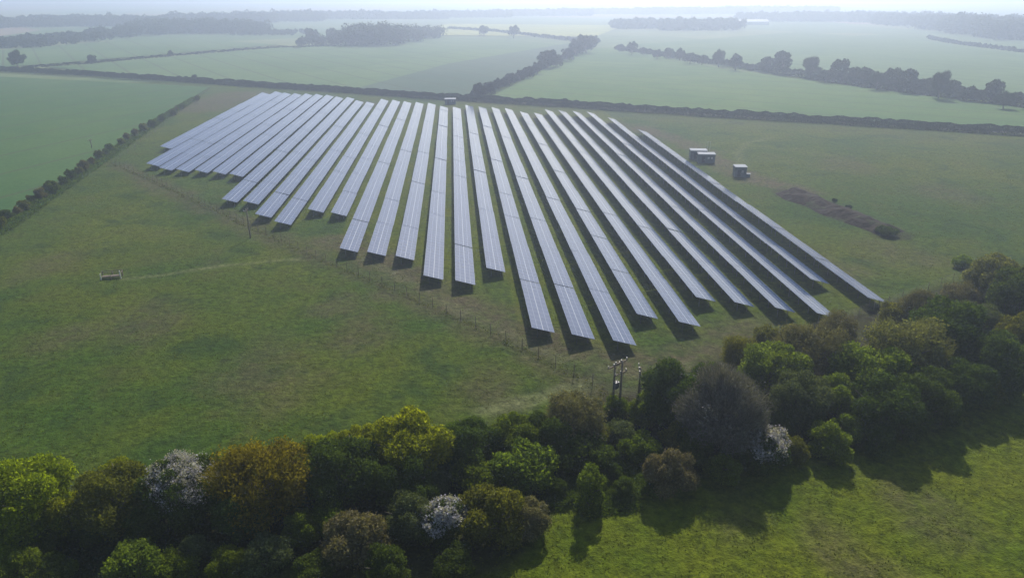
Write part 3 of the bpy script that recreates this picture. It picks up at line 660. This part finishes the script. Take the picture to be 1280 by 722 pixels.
# ------------------------------------------------------------------ soil heap, cabins, poles, fences, pen
def heap():
    a = np.array(at(985,240)); b = np.array(at(1112,290)); d = b - a; L = np.linalg.norm(d); d /= L; n = np.array([-d[1], d[0]])
    nu, nv = 140, 26; U, W = np.meshgrid(np.linspace(-0.02, 1.02, nu), np.linspace(-1, 1, nv)); 
    half = 4.6 * (0.75 + .5 * vnoise(U * L + 50, U * 0 + 3, 7, 3)); X = a[0] + d[0] * U * L + n[0] * W * half; Y = a[1] + d[1] * U * L + n[1] * W * half
    env = np.clip(1 - np.abs(W) ** 2, 0, 1) * np.clip(np.minimum(U + .02, 1.02 - U) / .05, 0, 1)
    Z = env * (0.7 + 1.0 * vnoise(X + 300, Y + 300, 2.4, 21) + .35 * vnoise(X + 300, Y + 300, .9, 22)) - 0.15
    V = np.stack([X, Y, Z], -1).reshape(-1, 3); I = np.arange(nu * nv).reshape(nv, nu); Q = np.stack([I[:-1,:-1], I[:-1,1:], I[1:,1:], I[1:,:-1]], -1).reshape(-1, 4)
    o = link(bpy.data.objects.new('soil_heap', mesh_np('soil_heap', V, Q, SOIL, True))); tag(o, 'long low heap of bare brown soil in the right meadow', 'soil heap')
heap()
T(1109,286,14,'wide','dark','dense dark bush on the lower end of the brown soil heap', 'bush', name='bush', sz=.6)
for (x, y, r, l) in [(1043,250,3.5,'tiny weedy bush on the upper side of the soil heap, left one'),(1061,259,4.5,'tiny weedy bush on the upper side of the soil heap, right one'),(984,240,4,'small weedy clump on the upper left end of the soil heap')]:
    T(x, y, r, 'wide', 'hedge', l, 'bush', name='bush')

def cabin(px, py, w, dp, h, rz, label, vents=2, name='equipment_cabin'):
    x, y = at(px, py); root = empty(name, (x, y, 0), rz); tag(root, label, 'cabin', 'equipment cabins')
    b = MB(); b.box(-w/2, w/2, 0, dp, -.15, h)
    for i in range(int(w / .45)): b.box(-w/2 + .12 + i * .45, -w/2 + .2 + i * .45, -.025, .0, 0.1, h - .1)
    b.build('wall', CABIN, root)
    r = MB(); r.hexa([(-w/2-.15,-.15,h+.003),(w/2+.15,-.15,h+.003),(w/2+.15,dp+.15,h+.003),(-w/2-.15,dp+.15,h+.003),(-w/2-.15,-.15,h+.14),(w/2+.15,-.15,h+.14),(w/2+.15,dp+.15,h+.26),(-w/2-.15,dp+.15,h+.26)]); r.build('roof', ROOFW, root)
    d = MB(); d.box(-w*.3, -w*.3 + .95, -.07, -.028, 0.05, 2.05); dd = d.build('door', DARKM, root)
    k = MB(); k.box(-w*.3 + .78, -w*.3 + .86, -.11, -.072, .95, 1.1); k.build('handle', STEEL, dd)
    for i in range(vents):
        v = MB(); x0 = w * (.05 + .2 * i)
        for j in range(6): v.box(x0, x0 + .6, -.06, -.028, 1.2 + j * .11, 1.27 + j * .11)
        v.build('vent', STEEL, root)
    return root
cabin(873, 199, 5.2, 2.8, 2.7, R(-8), 'left rear cabin of the pair with white roofs beside the array')
cabin(883, 203.5, 5.2, 2.8, 2.6, R(-8), 'right front cabin of the pair with white roofs beside the array')
cabin(925.5, 221, 3.3, 2.8, 2.8, R(-6), 'single small white-roofed cabin on the right by the dirt track', 1)
cabin(563, 130.5, 5.2, 3.0, 2.4, R(0), 'white-roofed cabin behind the far ends of the panel rows', 2)
x, y = at(934, 221); q = empty('equipment_box', (x, y, 0), R(-20)); tag(q, 'low pale-topped box beside the single small cabin', 'box')
b = MB(); b.box(-.8,.8,0,1.0,-.1,.8); b.build('body', CABIN, q); b = MB(); b.box(-.85,.85,-.05,1.05,.803,.9); b.build('lid', ROOFW, q)
# slim masts behind the paired cabins
for i, (mx, l) in enumerate(((883.5,'left one of two thin pale masts behind the paired cabins'),(886.5,'right one of two thin pale masts behind the paired cabins'))):
    x, y = at(mx, 194); r = empty('mast', (x, y, 0)); tag(r, l, 'mast', 'masts behind the cabins'); b = MB(); b.tube((0,0,-.2),(0,0,4.6),.06,.04); b.build('pole', STEEL, r); b = MB(); b.box(-.25,.25,-.03,.03,4.3,4.4); b.build('crossbar', STEEL, r)

def pole(px, pyb, h, label, arms=1, rz=0.0, extra=False, group=None):
    x, y = at(px, pyb); r = empty('power_pole', (x, y, 0), rz); tag(r, label, 'power pole', group)
    b = MB(); b.tube((0,0,-.4),(0,0,h),.17,.12,8); b.build('pole', WOOD, r, True)
    for a in range(arms):
        z = h - .35 - a * 1.6; w = 1.15
        c = MB(); c.box(-w, w, .125, .23, z, z + .14); c.tube((-.7,.13,z),(0,.02,z-.6),.03,.03,4); c.tube((.7,.13,z),(0,.02,z-.6),.03,.03,4); arm = c.build('crossarm', WOOD, r)
        for u in (-1.0, 0.0, 1.0):
            i = MB(); i.tube((u,.178,z+.14),(u,.178,z+.22),.03,.03,6); i.tube((u,.178,z+.2),(u,.178,z+.42),.10,.06,8); i.build('insulator', CERAM, arm)
    if extra:
        t = MB(); t.box(-.35,.35,-.62,-.14,h-3.2,h-2.3); t.tube((-.2,-.38,h-2.3),(-.2,-.38,h-2.05),.06,.05,6); t.tube((.2,-.38,h-2.3),(.2,-.38,h-2.05),.06,.05,6); t.build('transformer', DSTEEL, r)
    return r
pole(765.5, 512, 6.6, 'left pole of the twin power poles among the bushes, carrying a transformer', 1, R(35), True, 'twin power poles')
pole(774, 514, 7.4, 'right, taller pole of the twin power poles among the bushes', 2, R(35), False, 'twin power poles')
pole(313, 297, 6.5, 'lone slim power pole in front of the left panel rows', 1, R(80), False)
pole(797, 510, 6.0, 'thin lone pole right of the twin power poles', 1, R(80))

def fence(px, label, h, sp, postmat=WOOD, r=0.05, wires=6):
    pts = A(px); root = empty('fence', (*pts[0], 0)); tag(root, label, 'fence'); o0 = np.array(pts[0])
    P = [np.array(p) - o0 for p in pts]; S = [0.0]
    for a, b in zip(P[:-1], P[1:]): S.append(S[-1] + np.linalg.norm(b - a))
    n = int(S[-1] / sp); pos = []
    for i in range(n + 1):
        s = S[-1] * i / n; pos.append((np.interp(s, S, [p[0] for p in P]), np.interp(s, S, [p[1] for p in P])))
    pmx = MB(); pmx.tube((0,0,-.3),(0,0,h),r*1.1,r*1.05,6); pme = pmx.mesh('post', postmat)
    for p in pos:
        o = bpy.data.objects.new('post', pme); link(o, root); o.location = (*p, 0); o.rotation_euler = (random.uniform(-.03,.03), random.uniform(-.03,.03), 0)
    w = MB()
    for a, b in zip(pos[:-1], pos[1:]):
        for j in range(wires):
            z = 0.2 + (h - .3) * j / (wires - 1); w.tube((*a, z), (*b, z), .008, .008, 3)
    w.build('wire', WIRE, root)
fence(FENCE_PX, 'long wire fence on timber posts across the meadow below the array', 1.9, 3.6)
fence([(140,205),(165,187),(200,160),(232,134),(262,112)], 'thin fence beside the hedge along the left side of the array', 1.3, 4.5)
pole(115, 185, 3.0, 'thin short pole in the left crop field beside the hedge', 1, R(80))
fence([(800,500),(850,486),(930,452),(1020,412),(1110,380),(1220,340)], 'wire fence between the belt and the nearest panel ends', 1.5, 4.0)

def pen():
    a = np.array(at(126.5, 349)); b = np.array(at(151, 347)); x, y = a; d = b - a; L = float(np.linalg.norm(d)); rz = math.atan2(d[1], d[0])
    r = empty('timber_pen', (x, y, 0), rz); tag(r, 'small open timber pen with two white end posts alone in the left meadow', 'pen')
    for (px, py, m, h) in ((0,0,PALEW,1.05),(L,0,PALEW,1.45),(0,1.5,WOOD,1.1),(L,1.5,WOOD,1.1),(L/2,1.5,WOOD,1.1),(L/2,0,WOOD,.6)):
        p = MB(); p.box(px-.09,px+.09,py-.08,py+.08,-.2,h); p.build('post', m, r)
    for (x0,x1,y0,y1,z) in ((.1,L-.1,1.59,1.63,.95),(.1,L-.1,1.59,1.63,.55),(-.14,-.1,.1,1.4,.9),(L+.1,L+.14,.1,1.4,.9)):
        p = MB(); p.box(x0,x1,y0,y1,z,z+.12); p.build('rail', WOOD, r)
    p = MB(); p.hexa([(.15,.35,.1),(L-.15,.35,.1),(L-.15,1.1,.1),(.15,1.1,.1),(.1,.3,.38),(L-.1,.3,.38),(L-.1,1.1,.38),(.1,1.1,.38)]); p.build('trough', WOOD, r)
pen()
# distant long pale buildings
def shed(px, py, w, dp, h, label):
    x, y = at(px, py); r = empty('farm_shed', (x, y, -.3), 0); tag(r, label, 'shed')
    b = MB(); b.box(-w/2, w/2, 0, dp, -1, h); b.build('wall', plain('shed_wall', (.45,.46,.48), .6), r)
    m = MB(); n = 0; k = h + dp * .18
    m.v = [(-w/2-.5,-.5,h+.01),(w/2+.5,-.5,h+.01),(w/2+.5,dp/2,k),(-w/2-.5,dp/2,k),(-w/2-.5,dp+.5,h+.01),(w/2+.5,dp+.5,h+.01)]; m.f = [(0,1,2,3),(3,2,5,4),(0,3,4),(1,5,2),(0,4,5,1)]
    m.build('roof', plain('old_sheet_roof', (.2,.21,.22), .7), r)
shed(940, 31, 60, 20, 5, 'long white-roofed shed in the haze near the horizon, right of centre')

# ------------------------------------------------------------------ haze
hz = MB(); hz.box(-6600, 6600, -1600, 9100, -1.7, 54.0)
m, nt, N, L = newmat('haze'); out = N.new('ShaderNodeOutputMaterial'); v = N.new('ShaderNodeVolumePrincipled')
v.inputs['Density'].default_value = HAZE_D = 0.00064; v.inputs['Color'].default_value = (0.67, 0.775, 1.0, 1); v.inputs['Anisotropy'].default_value = 0.66
L.new(v.outputs[0], out.inputs['Volume'])
try: m.cycles.homogeneous_volume = True
except Exception: pass
ho = hz.build('haze', m); tag(ho, kind='stuff')
ho['label'] = 'pale morning haze over the fields'; ho['category'] = 'haze'

# ------------------------------------------------------------------ light
SEL = R(38.5); SAZ = R(16.5)
s = Vector((math.cos(SEL) * math.sin(SAZ), math.cos(SEL) * math.cos(SAZ), math.sin(SEL)))
sd = bpy.data.lights.new('sun', 'SUN'); sd.energy = 5.0; sd.angle = R(0.6); sd.color = (1.0, 0.94, 0.86)
so = bpy.data.objects.new('sun', sd); COL.objects.link(so); so.location = s * 300; so.rotation_euler = s.to_track_quat('Z', 'Y').to_euler()
w = bpy.data.worlds.new('World'); scene.world = w; w.use_nodes = True; nt = w.node_tree
for n in list(nt.nodes): nt.nodes.remove(n)
sky = nt.nodes.new('ShaderNodeTexSky'); sky.sky_type = 'NISHITA'; sky.sun_disc = False; sky.sun_elevation = SEL; sky.sun_rotation = SAZ
sky.dust_density = 1.6; sky.air_density = 1.2; sky.ozone_density = 1.5
bg = nt.nodes.new('ShaderNodeBackground'); bg.inputs[1].default_value = 0.095; wo = nt.nodes.new('ShaderNodeOutputWorld')
nt.links.new(sky.outputs[0], bg.inputs[0]); nt.links.new(bg.outputs[0], wo.inputs[0])
vs = scene.view_settings; vs.view_transform = 'Standard'; vs.look = 'None'; vs.gamma = 1; vs.use_curve_mapping = False; vs.exposure = 0.30
scene.cycles.volume_bounces = 3; scene.cycles.max_bounces = 6; scene.cycles.transparent_max_bounces = 8
